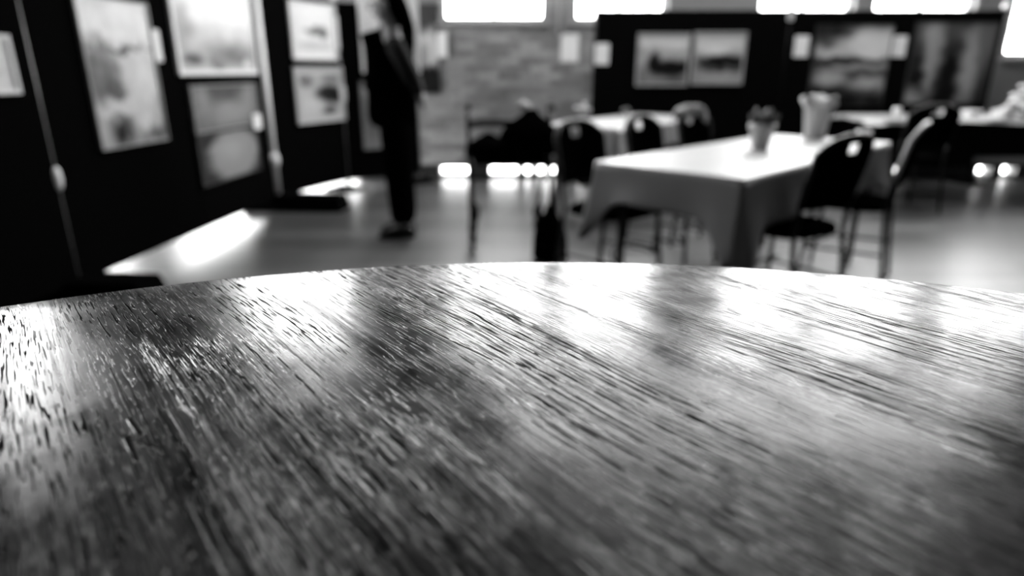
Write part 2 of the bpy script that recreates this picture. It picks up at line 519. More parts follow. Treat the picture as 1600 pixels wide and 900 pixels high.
xs = sorted({XL, XR} | {q for o in openings for q in o[:2]})
zs = sorted({0.0, ZC} | {q for o in openings for q in o[2:]})
wb = MB()
for i in range(len(xs) - 1):
    z_run = None
    for j in range(len(zs) - 1):
        cx, cz = (xs[i] + xs[i + 1]) / 2, (zs[j] + zs[j + 1]) / 2
        if any(o[0] < cx < o[1] and o[2] < cz < o[3] for o in openings): continue
        wb.box((cx, YB + 0.15, cz), (xs[i + 1] - xs[i], 0.3, zs[j + 1] - zs[j]))
wall_back = structure(wb.build('wall_back', M['mortar']))
BL, BH, BT = 0.215, 0.065, 0.022
brick_me = {}
def brick_mesh(l):
    k = round(l, 3)
    if k not in brick_me:
        mb = MB(); mb.box((0, 0, 0), (l, BT, BH))
        brick_me[k] = mb.mesh('brick', M['brick'])
    return brick_me[k]
others = MB()
rowi, z = 0, 0.16
while z + BH < ZC:
    x = XL + 0.01 - (0.1125 if rowi % 2 else 0)
    while x < XR:
        x0, x1 = max(x, XL + 0.01), min(x + BL, XR - 0.01)
        spans = [(x0, x1)]
        for o in openings:
            if z + BH > o[2] - 0.005 and z < o[3] + 0.005:
                nsp = []
                for a, c in spans:
                    if c <= o[0] or a >= o[1]: nsp.append((a, c)); continue
                    if a < o[0] - 0.02: nsp.append((a, o[0]))
                    if c > o[1] + 0.02: nsp.append((o[1], c))
                spans = nsp
        for a, c in spans:
            if c - a < 0.025: continue
            dy = random.uniform(-0.003, 0.003)
            if -1.15 < a and c < 1.05 and z < 1.85:
                link('brick', brick_mesh(c - a), wall_back, loc=((a + c) / 2, YB + dy, z + BH / 2))
            else:
                others.box(((a + c) / 2, YB + dy, z + BH / 2), (c - a, BT, BH))
        x += BL + 0.010
    z += BH + 0.010; rowi += 1
r_ = others.build('brickwork', M['brick'], wall_back); r_['kind'] = 'stuff'

def daylit(o, glass, inward):
    """the room side of a pane passes the daylight on; its back and edges are plain glass"""
    o.data.materials.append(glass)
    for p in o.data.polygons:
        if p.normal.dot(Vector(inward)) > 0.9: p.material_index = 1
    return o
for p_ in fill_panes: daylit(p_, M['roof_fill'], (0, 0, -1))
win_n = [0]
def window(a, c, z0, z1, wall, cols, rows, glass, fr=0.045, door=False):
    """a framed window in the back wall ('b') or the left wall ('l'); a and c run along the wall"""
    win_n[0] += 1
    mb = MB()
    def P(u, d, z):      # along, outward depth, height
        return (u, YB + d, z) if wall == 'b' else (XL - d, u, z)
    def bar(u0, u1, w0, w1, d=0.06, dep=0.10):
        s = (u1 - u0, d, w1 - w0) if wall == 'b' else (d, u1 - u0, w1 - w0)
        mb.box(P((u0 + u1) / 2, dep, (w0 + w1) / 2), s)
    bar(a, a + fr, z0, z1); bar(c - fr, c, z0, z1); bar(a, c, z0, z0 + fr); bar(a, c, z1 - fr, z1)
    o = structure(mb.build('window_%d' % win_n[0], M['frame']))
    for i in range(1, cols):
        u = a + (c - a) * i / cols
        mb = MB(); bar(u - fr / 3, u + fr / 3, z0 + fr, z1 - fr, 0.05)
        mb.build('mullion', M['frame'], o)
    for j in range(1, rows):
        w = z0 + (z1 - z0) * j / rows
        mb = MB(); bar(a + fr, c - fr, w - fr / 3, w + fr / 3, 0.05)
        mb.build('glazing_bar', M['frame'], o)
    for i in range(cols):
        for j in range(rows):
            u0, u1 = a + (c - a) * i / cols, a + (c - a) * (i + 1) / cols
            w0, w1 = z0 + (z1 - z0) * j / rows, z0 + (z1 - z0) * (j + 1) / rows
            mb = MB()
            s = (u1 - u0, 0.006, w1 - w0) if wall == 'b' else (0.006, u1 - u0, w1 - w0)
            mb.box(P((u0 + u1) / 2, 0.13, (w0 + w1) / 2), s)
            daylit(mb.build('pane', M['pane_edge'], o), glass, (0, -1, 0) if wall == 'b' else (1, 0, 0))
    if z0 > 1.0:
        mb = MB()
        s = (c - a + 0.08, 0.12, 0.035) if wall == 'b' else (0.12, c - a + 0.08, 0.035)
        mb.box(P((a + c) / 2, 0.02, z0 - 0.0175), s)
        mb.build('sill', M['frame'], o, bevel=0.006)
    return o
for a, c in HIGH: window(a, c, SILL, HEAD, 'b', 2, 3, M['day_back'])
window(*GLAZED_DOOR, 'b', 1, 1, M['day_back'])
window(*RIGHT_TOP, 'b', 2, 2, M['day_back'])
window(*FLOOR_GLOW, 'b', 3, 1, M['day_back'], fr=0.03)
window(*GARDEN_TOP, 'b', 2, 2, M['day_back'])
for a, c in GLOW_STRIPS: window(a, c, LZ0, LZ1, 'b', 1, 1, M['day_back'], fr=0.008)

# left wall with tall glazed doors behind the display boards
LEFTW = [(5.4, 7.0, 0.04, 1.0), (4.2, 5.6, 2.2, 3.6)]
ys = sorted({YF, YB} | {q for o in LEFTW for q in o[:2]})
zs = sorted({0.0, ZC} | {q for o in LEFTW for q in o[2:]})
wl = MB()
for i in range(len(ys) - 1):
    for j in range(len(zs) - 1):
        cy, cz = (ys[i] + ys[i + 1]) / 2, (zs[j] + zs[j + 1]) / 2
        if any(o[0] < cy < o[1] and o[2] < cz < o[3] for o in LEFTW): continue
        wl.box((XL - 0.15, cy, cz), (0.3, ys[i + 1] - ys[i], zs[j + 1] - zs[j]))
structure(wl.build('wall_left', M['plaster']))
for o in LEFTW: window(*o, 'l', 2, 2, M['day_left'])

# dark skirting below the brick
sk = MB()
cuts = [XL] + [q for ab in [FLOOR_GLOW[:2]] + GLOW_STRIPS for q in ab] + [XR]
for i in range(0, len(cuts), 2):
    sk.box(((cuts[i] + cuts[i + 1]) / 2, YB - 0.01, 0.0775), (cuts[i + 1] - cuts[i], 0.025, 0.155))
for a, c in GLOW_STRIPS:
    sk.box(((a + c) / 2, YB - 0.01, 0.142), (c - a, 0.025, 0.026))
structure(sk.build('baseboard_back', M['wood_dark']))
# pipe running up the pier between the first two windows
structure(MB().tube([(0.50, YB - 0.05, 1.50), (0.50, YB - 0.05, ZC)], 0.028, 12).build('trim_1', M['grey_mount'], smooth=True))

# ------------------------------------------------------------------ the round table under the camera
TZ = 1.026
TR, TCX, TCY = 0.60, 0.028, -0.171
def tloc(px, py):
    q = at(px, py, TZ); return (q.x - TCX, q.y - TCY)
SPLITS = [(tloc(172, 575), tloc(208, 655), 0.00045), (tloc(203, 655), tloc(219, 678), 0.00158), (tloc(219, 678), tloc(197, 684), 0.00111),
          (tloc(198, 686), tloc(214, 720), 0.00102), (tloc(214, 690), tloc(245, 700), 0.00064),
          (tloc(560, 468), tloc(640, 502), 0.00055), (tloc(655, 508), tloc(700, 530), 0.00075), (tloc(708, 534), tloc(768, 562), 0.00075),
          (tloc(806, 568), tloc(820, 574), 0.00111), (tloc(836, 552), tloc(840, 555), 0.00093)]
M['oak'] = table_wood()
rt = thing('round_table', 'tall round varnished wooden table with worn grain, filling the foreground', 'table', (TCX, TCY, 0))
prof = [(0.0001, TZ - 0.034), (TR - 0.012, TZ - 0.034), (TR - 0.003, TZ - 0.030), (TR, TZ - 0.022), (TR, TZ - 0.008)]
for k in range(1, 6):
    an = k / 5 * PI / 2
    prof.append((TR - 0.006 + 0.006 * math.cos(an), TZ - 0.006 + 0.006 * math.sin(an)))
prof += [(TR - 0.03, TZ), (0.3, TZ), (0.0001, TZ)]
top = MB().lathe(prof, 160).build('table_top', M['oak'], rt, smooth=True)
MB().lathe([(0.09, 0.055), (0.05, 0.09), (0.045, 0.5), (0.05, 0.9), (0.12, TZ - 0.06), (0.14, TZ - 0.034)], 32).build('pedestal', M['wood_dark'], rt, smooth=True)
MB().lathe([(0.30, 0.0), (0.31, 0.012), (0.30, 0.03), (0.12, 0.05), (0.085, 0.06)], 40).build('base', M['black_metal'], rt, smooth=True)

# ------------------------------------------------------------------ display boards on the left
BOARD_TOP, BOARD_BOT = 1.76, 0.10
PA0, PA1 = (-2.42, 1.75), (-2.27, 3.22)
PB0, PB1 = (-2.27, 3.22), (-2.06, 5.62)
PC0, PC1 = (-2.06, 5.62), (-1.66, 6.56)
PD0, PD1 = (-1.66, 6.56), (-0.99, 7.02)
def screen(p0, p1, label, panels, poles, z0=BOARD_BOT, z1=BOARD_TOP, group='black display screens'):
    """poles: list of (which end, material, knob height)"""
    L_ = math.hypot(p1[0] - p0[0], p1[1] - p0[1]); rz = math.atan2(p1[1] - p0[1], p1[0] - p0[0])
    t = thing('display_screen', label, 'display board', (p0[0], p0[1], 0), rz, group)
    w = L_ / panels
    for i in range(panels):
        MB().box((w * (i + 0.5), 0, (z0 + z1) / 2), (w - 0.004, 0.03, z1 - z0)).build('panel', M['board'], t, bevel=0.006)
    for end, m, knob, r, foot in poles:
        x = L_ * end
        MB().tube([(x, 0, 0.05), (x, 0, z1 + 0.02)], r, 14).build('pole', M[m], t, smooth=True)
        pole_ = t.children[-1]
        MB().ball((x, 0, z1 + 0.035), 0.032).build('finial', M['alu'], pole_, smooth=True)
        if knob:
            MB().lathe([(r, -0.06), (r + 0.012, -0.045), (r + 0.018, 0.0), (r + 0.012, 0.045), (r, 0.06)], 14, (x, 0, knob)).build('joint', M['alu'], pole_, smooth=True)
        mb = MB()
        f0, f1 = foot
        fh = 0.13 if f0 < -0.25 else 0.03
        mb.add([(x - 0.14, f0, 0), (x + 0.14, f0, 0), (x + 0.16, f1, 0), (x - 0.16, f1, 0),
                (x - 0.10, f0 + 0.03, fh), (x + 0.10, f0 + 0.03, fh), (x + 0.12, f1 - 0.03, fh), (x - 0.12, f1 - 0.03, fh)],
               [(3, 2, 1, 0), (4, 5, 6, 7), (0, 1, 5, 4), (1, 2, 6, 5), (2, 3, 7, 6), (3, 0, 4, 7)])
        mb.build('foot', M['board'], t, bevel=0.008)
    return t, L_, rz
screen(PA0, PA1, 'black display screen nearest the camera at the far left edge', 1, [(0.0, 'dark_alu', 0.6, 0.012, (-0.3, 0.25))])
screen(PB0, PB1, 'long black display screen with a thin grey pole, tall painting and three smaller pictures', 2,
       [(0.0, 'dark_alu', 0.64, 0.014, (-0.42, 0.25)), (1.0, 'alu', 0.42, 0.042, (-0.62, 0.25))])
screen(PC0, PC1, 'black display screen holding two white-mounted pictures right of the bright pole', 1, [(1.0, 'dark_alu', 0, 0.018, (-0.15, 0.2))])
screen(PD0, PD1, 'black display screen behind the standing person', 1, [(1.0, 'dark_alu', 0, 0.018, (-0.15, 0.2))])
# and along the back wall on the right
PR0, PR1, PR2 = (0.84, 7.0), (2.78, 7.0), (4.92, 7.0)
screen(PR0, PR1, 'black display screen with two square landscapes, along the back wall', 2, [(0.0, 'black_metal', 0, 0.016, (-0.18, 0.18)), (1.0, 'black_metal', 0, 0.016, (-0.18, 0.18))], 0.17, 1.72)
screen(PR1, PR2, 'black display screen with two large dark paintings, right end of the back wall', 2, [(1.0, 'black_metal', 0, 0.016, (-0.18, 0.18))], 0.17, 1.72)
for x, lb in ((2.78, 'small pale clip on top of the right-hand screens where two of them meet'), ):
    tag(MB().box((x, 6.976, 1.68), (0.06, 0.014, 0.12)).build('board_clip', M['grey_mount'], bevel=0.006), lb, 'clip')

# ------------------------------------------------------------------ pictures and caption cards
def picture(p0, p1, box, label, canvas, frame='frame_black', fw=0.018, mount=None, mw=0.0, side=-1, off=0.018, cat='picture', group='pictures on the display boards'):
    """box = left, top, right, bottom in the photograph; laid on the board's own plane, real size, 2 cm deep"""
    l, tp, r, bt = box
    cy = (tp + bt) / 2; cx = (l + r) / 2
    u0 = on_board(p0, p1, l, cy)[0]; u1 = on_board(p0, p1, r, cy)[0]
    zt = on_board(p0, p1, cx, tp)[1]; zb = on_board(p0, p1, cx, bt)[1]
    rz = math.atan2(p1[1] - p0[1], p1[0] - p0[0])
    w, h = u1 - u0, zt - zb
    um = (u0 + u1) / 2
    nx, ny = math.sin(rz), -math.cos(rz)           # towards the room
    loc = (p0[0] + math.cos(rz) * um + nx * off, p0[1] + math.sin(rz) * um + ny * off, zb)
    t = thing('framed_picture', label, cat, loc, rz, group)
    fr = MB()
    for (x, z, sx, sz) in ((-w / 2 + fw / 2, h / 2, fw, h), (w / 2 - fw / 2, h / 2, fw, h), (0, fw / 2, w - 2 * fw, fw), (0, h - fw / 2, w - 2 * fw, fw)):
        fr.box((x, -0.011, z), (sx, 0.022, sz))
    fr.build('frame', M[frame], t)
    if mount:
        MB().box((0, -0.005, h / 2), (w - 2 * fw, 0.008, h - 2 * fw)).build('mount', M[mount], t)
    a, c = w - 2 * fw - 2 * mw, h - 2 * fw - 2 * mw
    MB().box((0, -0.008, h / 2), (a, 0.010, c)).build('artwork', canvas, t)
    return t
def caption(p0, p1, box, label, off=0.018):
    l, tp, r, bt = box
    cy = (tp + bt) / 2; cx = (l + r) / 2
    u0 = on_board(p0, p1, l, cy)[0]; u1 = on_board(p0, p1, r, cy)[0]
    zt = on_board(p0, p1, cx, tp)[1]; zb = on_board(p0, p1, cx, bt)[1]
    rz = math.atan2(p1[1] - p0[1], p1[0] - p0[0]); um = (u0 + u1) / 2
    nx, ny = math.sin(rz), -math.cos(rz)
    mb = MB(); mb.box((0, -0.002, (zt - zb) / 2), (u1 - u0, 0.004, zt - zb))
    return tag(mb.build('caption_card', M['card'], loc=(p0[0] + math.cos(rz) * um + nx * off, p0[1] + math.sin(rz) * um + ny * off, zb), rz=rz, bevel=0.001),
               label, 'card', 'white caption cards')

P = painting
picture(PA0, PA1, (-160, 50, 12, 150), 'white-bordered picture cut off by the left edge of the photo', P('art_edge', .8, .75, [(.5, .4, .3, .2, .4, .6)]), 'white_mount', .02)
picture(PB0, PB1, (127, 0, 238, 230), 'tall narrow landscape painting with pale sky, leftmost whole picture on the long screen',
        P('art_tall', .82, .42, [(.5, .85, .8, .12, .88, .4), (.5, .68, .7, .015, .35, .7), (.55, .66, .22, .02, .16, .6), (.15, .5, .3, .2, .2, .6), (.35, .4, .16, .09, .12, .7),
                                 (.75, .45, .25, .16, .75, .6), (.4, .26, .3, .06, .72, .6), (.32, .1, .15, .11, .03, .6), (.7, .14, .12, .1, .75, .6), (.9, .05, .3, .06, .15, .6)], .2, seed=1, grain=7.0), 'frame_grey', .008)
picture(PB0, PB1, (262, -20, 389, 117), 'large white-framed misty landscape, upper picture on the long screen',
        P('art_mist', .86, .5, [(.5, .8, .7, .2, .9, .5), (.08, .45, .1, .3, .42, .8), (.7, .2, .35, .16, .22, .8), (.15, .12, .1, .09, .12, .6), (.45, .1, .1, .07, .22, .6), (.88, .08, .07, .06, .7, .6)], seed=2), 'white_mount', .03)
picture(PB0, PB1, (293, 132, 397, 202), 'small grey picture with a pale V shape, below the white-framed landscape',
        P('art_valley', .17, .15, [(.5, .95, .3, .35, .08, .5), (.55, .35, .3, .25, .28, .9), (.15, .7, .08, .3, .25, .9), (.85, .7, .08, .3, .25, .9)], .04, seed=3), 'frame_grey', .008)
picture(PB0, PB1, (303, 203, 400, 280), 'small dark picture with a big pale round shape, lowest on the long screen',
        P('art_round', .03, .03, [(.58, .5, .42, .55, .28, .2), (.5, .6, .18, .2, .35, .9)], .02, seed=4), 'frame_black', .008)
caption(PB0, PB1, (230, 46, 246, 96), 'white caption card beside the tall narrow painting')
caption(PB0, PB1, (388, 178, 400, 202), 'small white caption card at the right edge of the pale V picture', .042)
picture(PC0, PC1, (450, 4, 520, 93), 'white-mounted picture with one small dark shape, upper one beside the bright pole',
        P('art_boat', .84, .84, [(.55, .5, .3, .1, .2, .6), (.75, .45, .12, .12, .12, .6), (.5, .15, .5, .1, .6, .5)], .04, seed=5), 'white_mount', .014, 'white_mount', .05)
picture(PC0, PC1, (458, 104, 533, 191), 'pale-mounted picture with a large dark wedge, lower one beside the bright pole',
        P('art_cliff', .5, .55, [(.15, .85, .2, .15, .18, .6), (.8, .88, .3, .12, .22, .6), (.75, .5, .4, .24, .015, .4), (.2, .25, .3, .2, .6, .6), (.7, .1, .2, .12, .1, .6)], .07, seed=6), 'grey_mount', .012, 'grey_mount', .05)
caption(PC0, PC1, (523, 26, 537, 77), 'tall white caption card beside the upper white-mounted picture')
caption(PC0, PC1, (529, 134, 545, 158), 'square white caption card beside the lower pale-mounted picture', .03)
picture(PD0, PD1, (560, -8, 652, 114), 'pale picture partly hidden behind the head of the standing person',
        P('art_pale', .85, .6, [(.5, .75, .6, .2, .88, .6), (.4, .25, .4, .08, .4, .6)], .06, seed=7), 'white_mount', .02)
picture(PD0, PD1, (562, 125, 596, 234), 'narrow grey picture low on the screen, just left of the person',
        P('art_narrow', .25, .3, [(.5, .85, .5, .1, .4, .5), (.5, .45, .4, .3, .18, .6)], .05, seed=8), 'frame_black', .01)
WB0, WB1 = (-4.0, 7.289), (5.0, 7.289)
picture(WB0, WB1, (650, 6, 687, 146), 'tall poster on the brick wall beside the person, pale middle and black bottom',
        P('art_poster', .06, .02, [(.5, .5, .7, .22, .55, .4), (.3, .42, .2, .14, .25, .6), (.5, .1, .8, .2, .01, .2)], .05, seed=9), 'frame_black', .008, off=0.0, cat='poster', group=None)
caption(WB0, WB1, (684, 50, 699, 90), 'white notice on the brick wall beside the tall poster', .024)
caption(WB0, WB1, (876, 53, 904, 97), 'white notice pinned to the brick wall below the window pipe', 0.002)
picture(PR0, PR1, (994, 52, 1076, 134), 'left one of the two square landscapes, with a jagged dark tree line',
        P('art_trees', .62, .10, [(.5, .85, .7, .16, .68, .5), (.3, .6, .5, .18, .4, .6), (.33, .42, .16, .22, .002, .4), (.68, .33, .42, .18, .002, .4), (.3, .08, .3, .06, .22, .6)], .08, seed=11), 'frame_grey', .022)
picture(PR0, PR1, (1081, 50, 1162, 132), 'right one of the two square landscapes, with a flat dark shore',
        P('art_shore', .6, .2, [(.5, .85, .7, .18, .62, .5), (.4, .7, .3, .1, .72, .6), (.6, .42, .6, .15, .003, .4), (.6, .28, .5, .07, .06, .6), (.6, .1, .5, .1, .35, .6)], .08, seed=12), 'frame_grey', .022)
caption(PR0, PR1, (929, 68, 951, 101), 'white caption card at the left end of the right-hand screens')
picture(PR1, PR2, (1266, 38, 1385, 166), 'large stormy landscape painting above the vase, with bright clouds and pale water',
        P('art_storm', .14, .004, [(.75, .75, .4, .2, .7, .6), (.25, .66, .25, .08, .55, .7), (.15, .92, .3, .1, .03, .6), (.4, .55, .6, .07, .004, .5), (.6, .48, .5, .04, .3, .6), (.25, .34, .2, .08, .4, .7),
                                  (.75, .26, .22, .1, .42, .7), (.5, .08, .5, .12, .01, .6)], .07, seed=13), 'frame_black', .008)
picture(PR1, PR2, (1418, 34, 1545, 162), 'large dark painting of pale vertical plumes, rightmost on the screens',
        P('art_plumes', .08, .01, [(.22, .8, .13, .4, .34, .7), (.3, .45, .09, .3, .3, .8), (.75, .5, .12, .45, .34, .8), (.5, .3, .15, .4, .003, .6), (.1, .4, .09, .3, .006, .7), (.9, .8, .1, .3, .14, .8), (.08, .05, .14, .12, .3, .8)], .05, seed=14), 'frame_black', .008)
caption(PR1, PR2, (1240, 56, 1262, 89), 'white caption card left of the stormy landscape painting')
caption(PR1, PR2, (1389, 56, 1414, 89), 'white caption card between the two large dark paintings')

# ------------------------------------------------------------------ tables with cloths
def table(name, label, corner, th, l, w, h=0.735, group='rectangular tables', apron=None, leg='wood_dark'):
    t = thing(name, label, 'table', (corner[0], corner[1], 0), th, group)
    MB().box((l / 2, w / 2, h - 0.0125), (l - 0.01, w - 0.01, 0.025)).build('table_top', M['wood_dark'], t, bevel=0.004)
    for x in (0.12, l - 0.12):
        for y_ in (0.09, w - 0.09):
            MB().tube([(x, y_, 0), (x, y_, h - 0.02)], 0.02, 10).build('leg', M[leg], t, smooth=True)
    fr = MB()
    fr.box((l / 2, 0.09, h - 0.05), (l - 0.24, 0.02, 0.05)); fr.box((l / 2, w - 0.09, h - 0.05), (l - 0.24, 0.02, 0.05))
    fr.box((0.12, w / 2, h - 0.05), (0.02, w - 0.18, 0.05)); fr.box((l - 0.12, w / 2, h - 0.05), (0.02, w - 0.18, 0.05))
    fr.build('rail', M['wood_dark'], t)
    if apron:
        MB().box((l / 2, 0.02, h - 0.025 - apron / 2), (l - 0.06, 0.016, apron)).build('front_panel', M['black_metal'], t)
    return t
def cloth(label, corner, th, l, w, drop, tip, long_drop=None, h=0.739, m='vinyl', seed=1, group='white tablecloths'):
    rnd = random.Random(seed)
    # perimeter samples with outward direction
    per = []
    rc = 0.012
    n1, n2 = int(l / 0.03), int(w / 0.03)
    def side(ax, ay, bx, by, nx, ny, n):
        for i in range(n):
            k = i / n
            per.append((ax + (bx - ax) * k, ay + (by - ay) * k, nx, ny, min(k, 1 - k) * math.hypot(bx - ax, by - ay)))
    def corner_arc(cx, cy, a0):
        for i in range(7):
            a = a0 + i / 7 * PI / 2
            per.append((cx + rc * math.cos(a), cy + rc * math.sin(a), math.cos(a), math.sin(a), 0.0))
    side(rc, 0, l - rc, 0, 0, -1, n1); corner_arc(l - rc, rc, -PI / 2)
    side(l, rc, l, w - rc, 1, 0, n2); corner_arc(l - rc, w - rc, 0)
    side(l - rc, w, rc, w, 0, 1, n1); corner_arc(rc, w - rc, PI / 2)
    side(0, w - rc, 0, rc, -1, 0, n2); corner_arc(rc, rc, PI)
    K = len(per); R = 9
    ph = [rnd.uniform(0, 6.28) for _ in range(4)]
    vs, fs = [], []
    for j in range(R + 1):
        k = j / R
        for i, (x, y_, nx, ny, dc) in enumerate(per):
            s = i / K * 2 * (l + w)
            dr = (long_drop or drop) if abs(ny) > 0.9 else drop
            if abs(ny) <= 0.9 and abs(nx) <= 0.9: dr = (drop + (long_drop or drop)) / 2
            L_ = dr + tip * math.exp(-(dc / 0.09) ** 2)
            wave = 0.5 + 0.5 * math.sin(s * 17 + ph[0] + 0.8 * math.sin(s * 5 + ph[1]))
            out = 0.003 + k * (0.010 + 0.032 * wave * k + 0.035 * math.exp(-(dc / 0.10) ** 2) * math.sin(min(1, k) * 2.2))
            if j == 0: out = 0.0
            z = h - (0.0 if j == 0 else 0.006 + (L_ - 0.006) * (k - 0.0) + 0.012 * math.sin(s * 6 + ph[2]) * k)
            vs.append((x + nx * out, y_ + ny * out, z))
    for j in range(R):
        for i in range(K):
            a, c = j * K + i, j * K + (i + 1) % K
            fs.append((a, c, c + K, a + K))
    # top: ring of an inner rectangle then a fan grid
    vs.append((l / 2, w / 2, h + 0.0006)); ci = len(vs) - 1
    for i in range(K): fs.append((i, (i + 1) % K, ci))
    mb = MB(); mb.add(vs, fs)
    o = mb.build('tablecloth', M[m], loc=(corner[0], corner[1], 0), rz=th)
    for p in o.data.polygons: p.use_smooth = len(p.vertices) == 4
    so = o.modifiers.new('thickness', 'SOLIDIFY'); so.thickness = 0.0015; so.offset = 1
    return tag(o, label, 'tablecloth', group)

T1 = dict(corner=(0.923, 2.583), th=0.797, l=1.944, w=0.742)
T2 = dict(corner=(0.78, 4.95), th=math.radians(52), l=1.70, w=0.70)
T3 = dict(corner=(3.20, 5.92), th=0.0, l=2.5, w=0.72)
table('dining_table', 'long table nearest the camera, under the big pale cloth', **T1)
table('dining_table', 'table beyond the walking frame, in front of the brick wall end', **T2)
table('dining_table', 'table at the right with a dark front panel, along the big dark paintings', **T3, apron=0.30, leg='black_metal')
cloth('big pale tablecloth with low hanging corners, on the nearest long table', **T1, drop=0.175, tip=0.16, long_drop=0.235, seed=3)
cloth('pale tablecloth on the table in front of the brick wall', **T2, drop=0.2, tip=0.12, seed=5)
cloth('short white cloth on the right-hand table by the large dark paintings', **T3, drop=0.03, tip=0.01, seed=8)
def on_t(T, a, b, z=0.0):
    u = (math.cos(T['th']), math.sin(T['th']))
    return Vector((T['corner'][0] + u[0] * a - u[1] * b, T['corner'][1] + u[1] * a + u[0] * b, z))

# ------------------------------------------------------------------ chairs
def make_chair():
    t = thing('cafe_chair', '', 'chair')
    seat = MB()
    # rounded seat pad
    def outline(n=28, sx=0.215, sy=0.205, p=3.2):
        pts = []
        for i in range(n):
            a = 2 * PI * i / n
            c, s = math.cos(a), math.sin(a)
            pts.append((sx * math.copysign(abs(c) ** (2 / p), c), sy * math.copysign(abs(s) ** (2 / p), s)))
        return pts
    o1 = outline()
    lay = [(0.90, 0.425), (1.0, 0.432), (1.0, 0.452), (0.95, 0.466), (0.6, 0.472)]
    vs, fs = [], []
    for k, z in lay: vs += [(x * k, y_ * k, z) for x, y_ in o1]
    n = len(o1)
    for j in range(len(lay) - 1):
        for i in range(n): fs.append((j * n + i, j * n + (i + 1) % n, (j + 1) * n + (i + 1) % n, (j + 1) * n + i))
    fs.append(tuple(range(n - 1, -1, -1))); fs.append(tuple(range((len(lay) - 1) * n, len(lay) * n)))
    seat.add(vs, fs); seat.build('seat', M['chair_black'], t, smooth=True)
    # backrest: curved panel with an arched top and a hand hole
    tilt = math.tan(math.radians(12))
    nx, nz = 16, 12
    z0, z1 = 0.575, 0.885
    def bp(u, v):                 # u -1..1, v 0..1
        w = 0.20 * (1 - 0.05 * (1 - v))
        ztop = z1 - 0.075 * abs(u) ** 3.0
        z = z0 + (ztop - z0) * v
        x = w * u
        y_ = -0.205 - (z - 0.46) * tilt + 0.035 * u * u
        return (x, y_, z)
    vs = [bp(-1 + 2 * i / nx, j / nz) for j in range(nz + 1) for i in range(nx + 1)]
    fs = []
    for j in range(nz):
        for i in range(nx):
            if j in (nz - 3, nz - 2) and 6 <= i <= 9: continue
            a = j * (nx + 1) + i
            fs.append((a, a + 1, a + nx + 2, a + nx + 1))
    me = MB().add(vs, fs).build('backrest', M['chair_black'], t, smooth=True)
    so = me.modifiers.new('thickness', 'SOLIDIFY'); so.thickness = 0.024; so.offset = 0
    rim = [bp(-1, 0.0), bp(-1, 0.5)] + [bp(-1 + 2 * i / 14, 1.0) for i in range(15)] + [bp(1, 0.5), bp(1, 0.0)]
    MB().tube([(x * 1.02, y_, z + 0.004) for x, y_, z in rim], 0.013, 8).build('back_rim', M['chair_edge'], me, smooth=True)
    for s in (-1, 1):
        yb = -0.205 - (0.62 - 0.46) * tilt + 0.035
        MB().tube([(0.195 * s, yb, 0.62), (0.19 * s, -0.185, 0.46), (0.19 * s, -0.19, 0.40), (0.205 * s, -0.235, 0.0)], 0.0125, 8).build('leg', M['chair_tube'], t, smooth=True)
        MB().tube([(0.175 * s, 0.165, 0.43), (0.205 * s, 0.20, 0.0)], 0.0125, 8).build('leg', M['chair_tube'], t, smooth=True)
        MB().tube([(0.195 * s, -0.213, 0.20), (0.192 * s, 0.184, 0.20)], 0.008, 8).build('stretcher', M['chair_tube'], t, smooth=True)
    arc = [(0.19 * math.cos(a), 0.182 - 0.12 * math.sin(a), 0.21 + 0.05 * math.sin(a)) for a in [PI * i / 12 for i in range(13)]]
    MB().tube(arc, 0.008, 8).build('stretcher', M['chair_tube'], t, smooth=True)
    return t
chair0 = make_chair()
used = [False]
def chair(pos, face, label, group='black cafe chairs'):
    """face: world angle the sitter would look along"""
    o = chair0 if not used[0] else copy_tree(chair0)
    used[0] = True
    o.location = (pos[0], pos[1], 0); o.rotation_euler.z = face - PI / 2
    return tag(o, label, 'chair', group)
th = T1['th']
chair(on_t(T1, 0.60, 0.05), th + PI / 2 - 0.22, 'black chair at the right side of the long table, closest to the camera')
edge_on = chair(on_t(T1, 1.46, 0.02), th + PI / 2 + 0.18, 'black chair seen edge-on at the right side of the long table, painted rim highlight')
chair(on_t(T1, 0.34, 0.86), th - PI / 2, 'black chair with hand hole beyond the left corner of the long table')
chair(on_t(T1, 0.97, 0.86), th - PI / 2 + 0.05, 'black chair at the far side of the long table, between its neighbours')
chair(on_t(T1, 1.56, 0.86), th - PI / 2, 'black chair with crumpled grey cloth over its back, behind the potted plant')
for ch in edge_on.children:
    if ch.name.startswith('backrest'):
        rim_ = ch.children[0]; rim_.data = rim_.data.copy(); rim_.data.materials[0] = M['chair_edge_lit']
chair((3.40, 5.62), PI / 2, 'black chair with its back to us at the right-hand table')

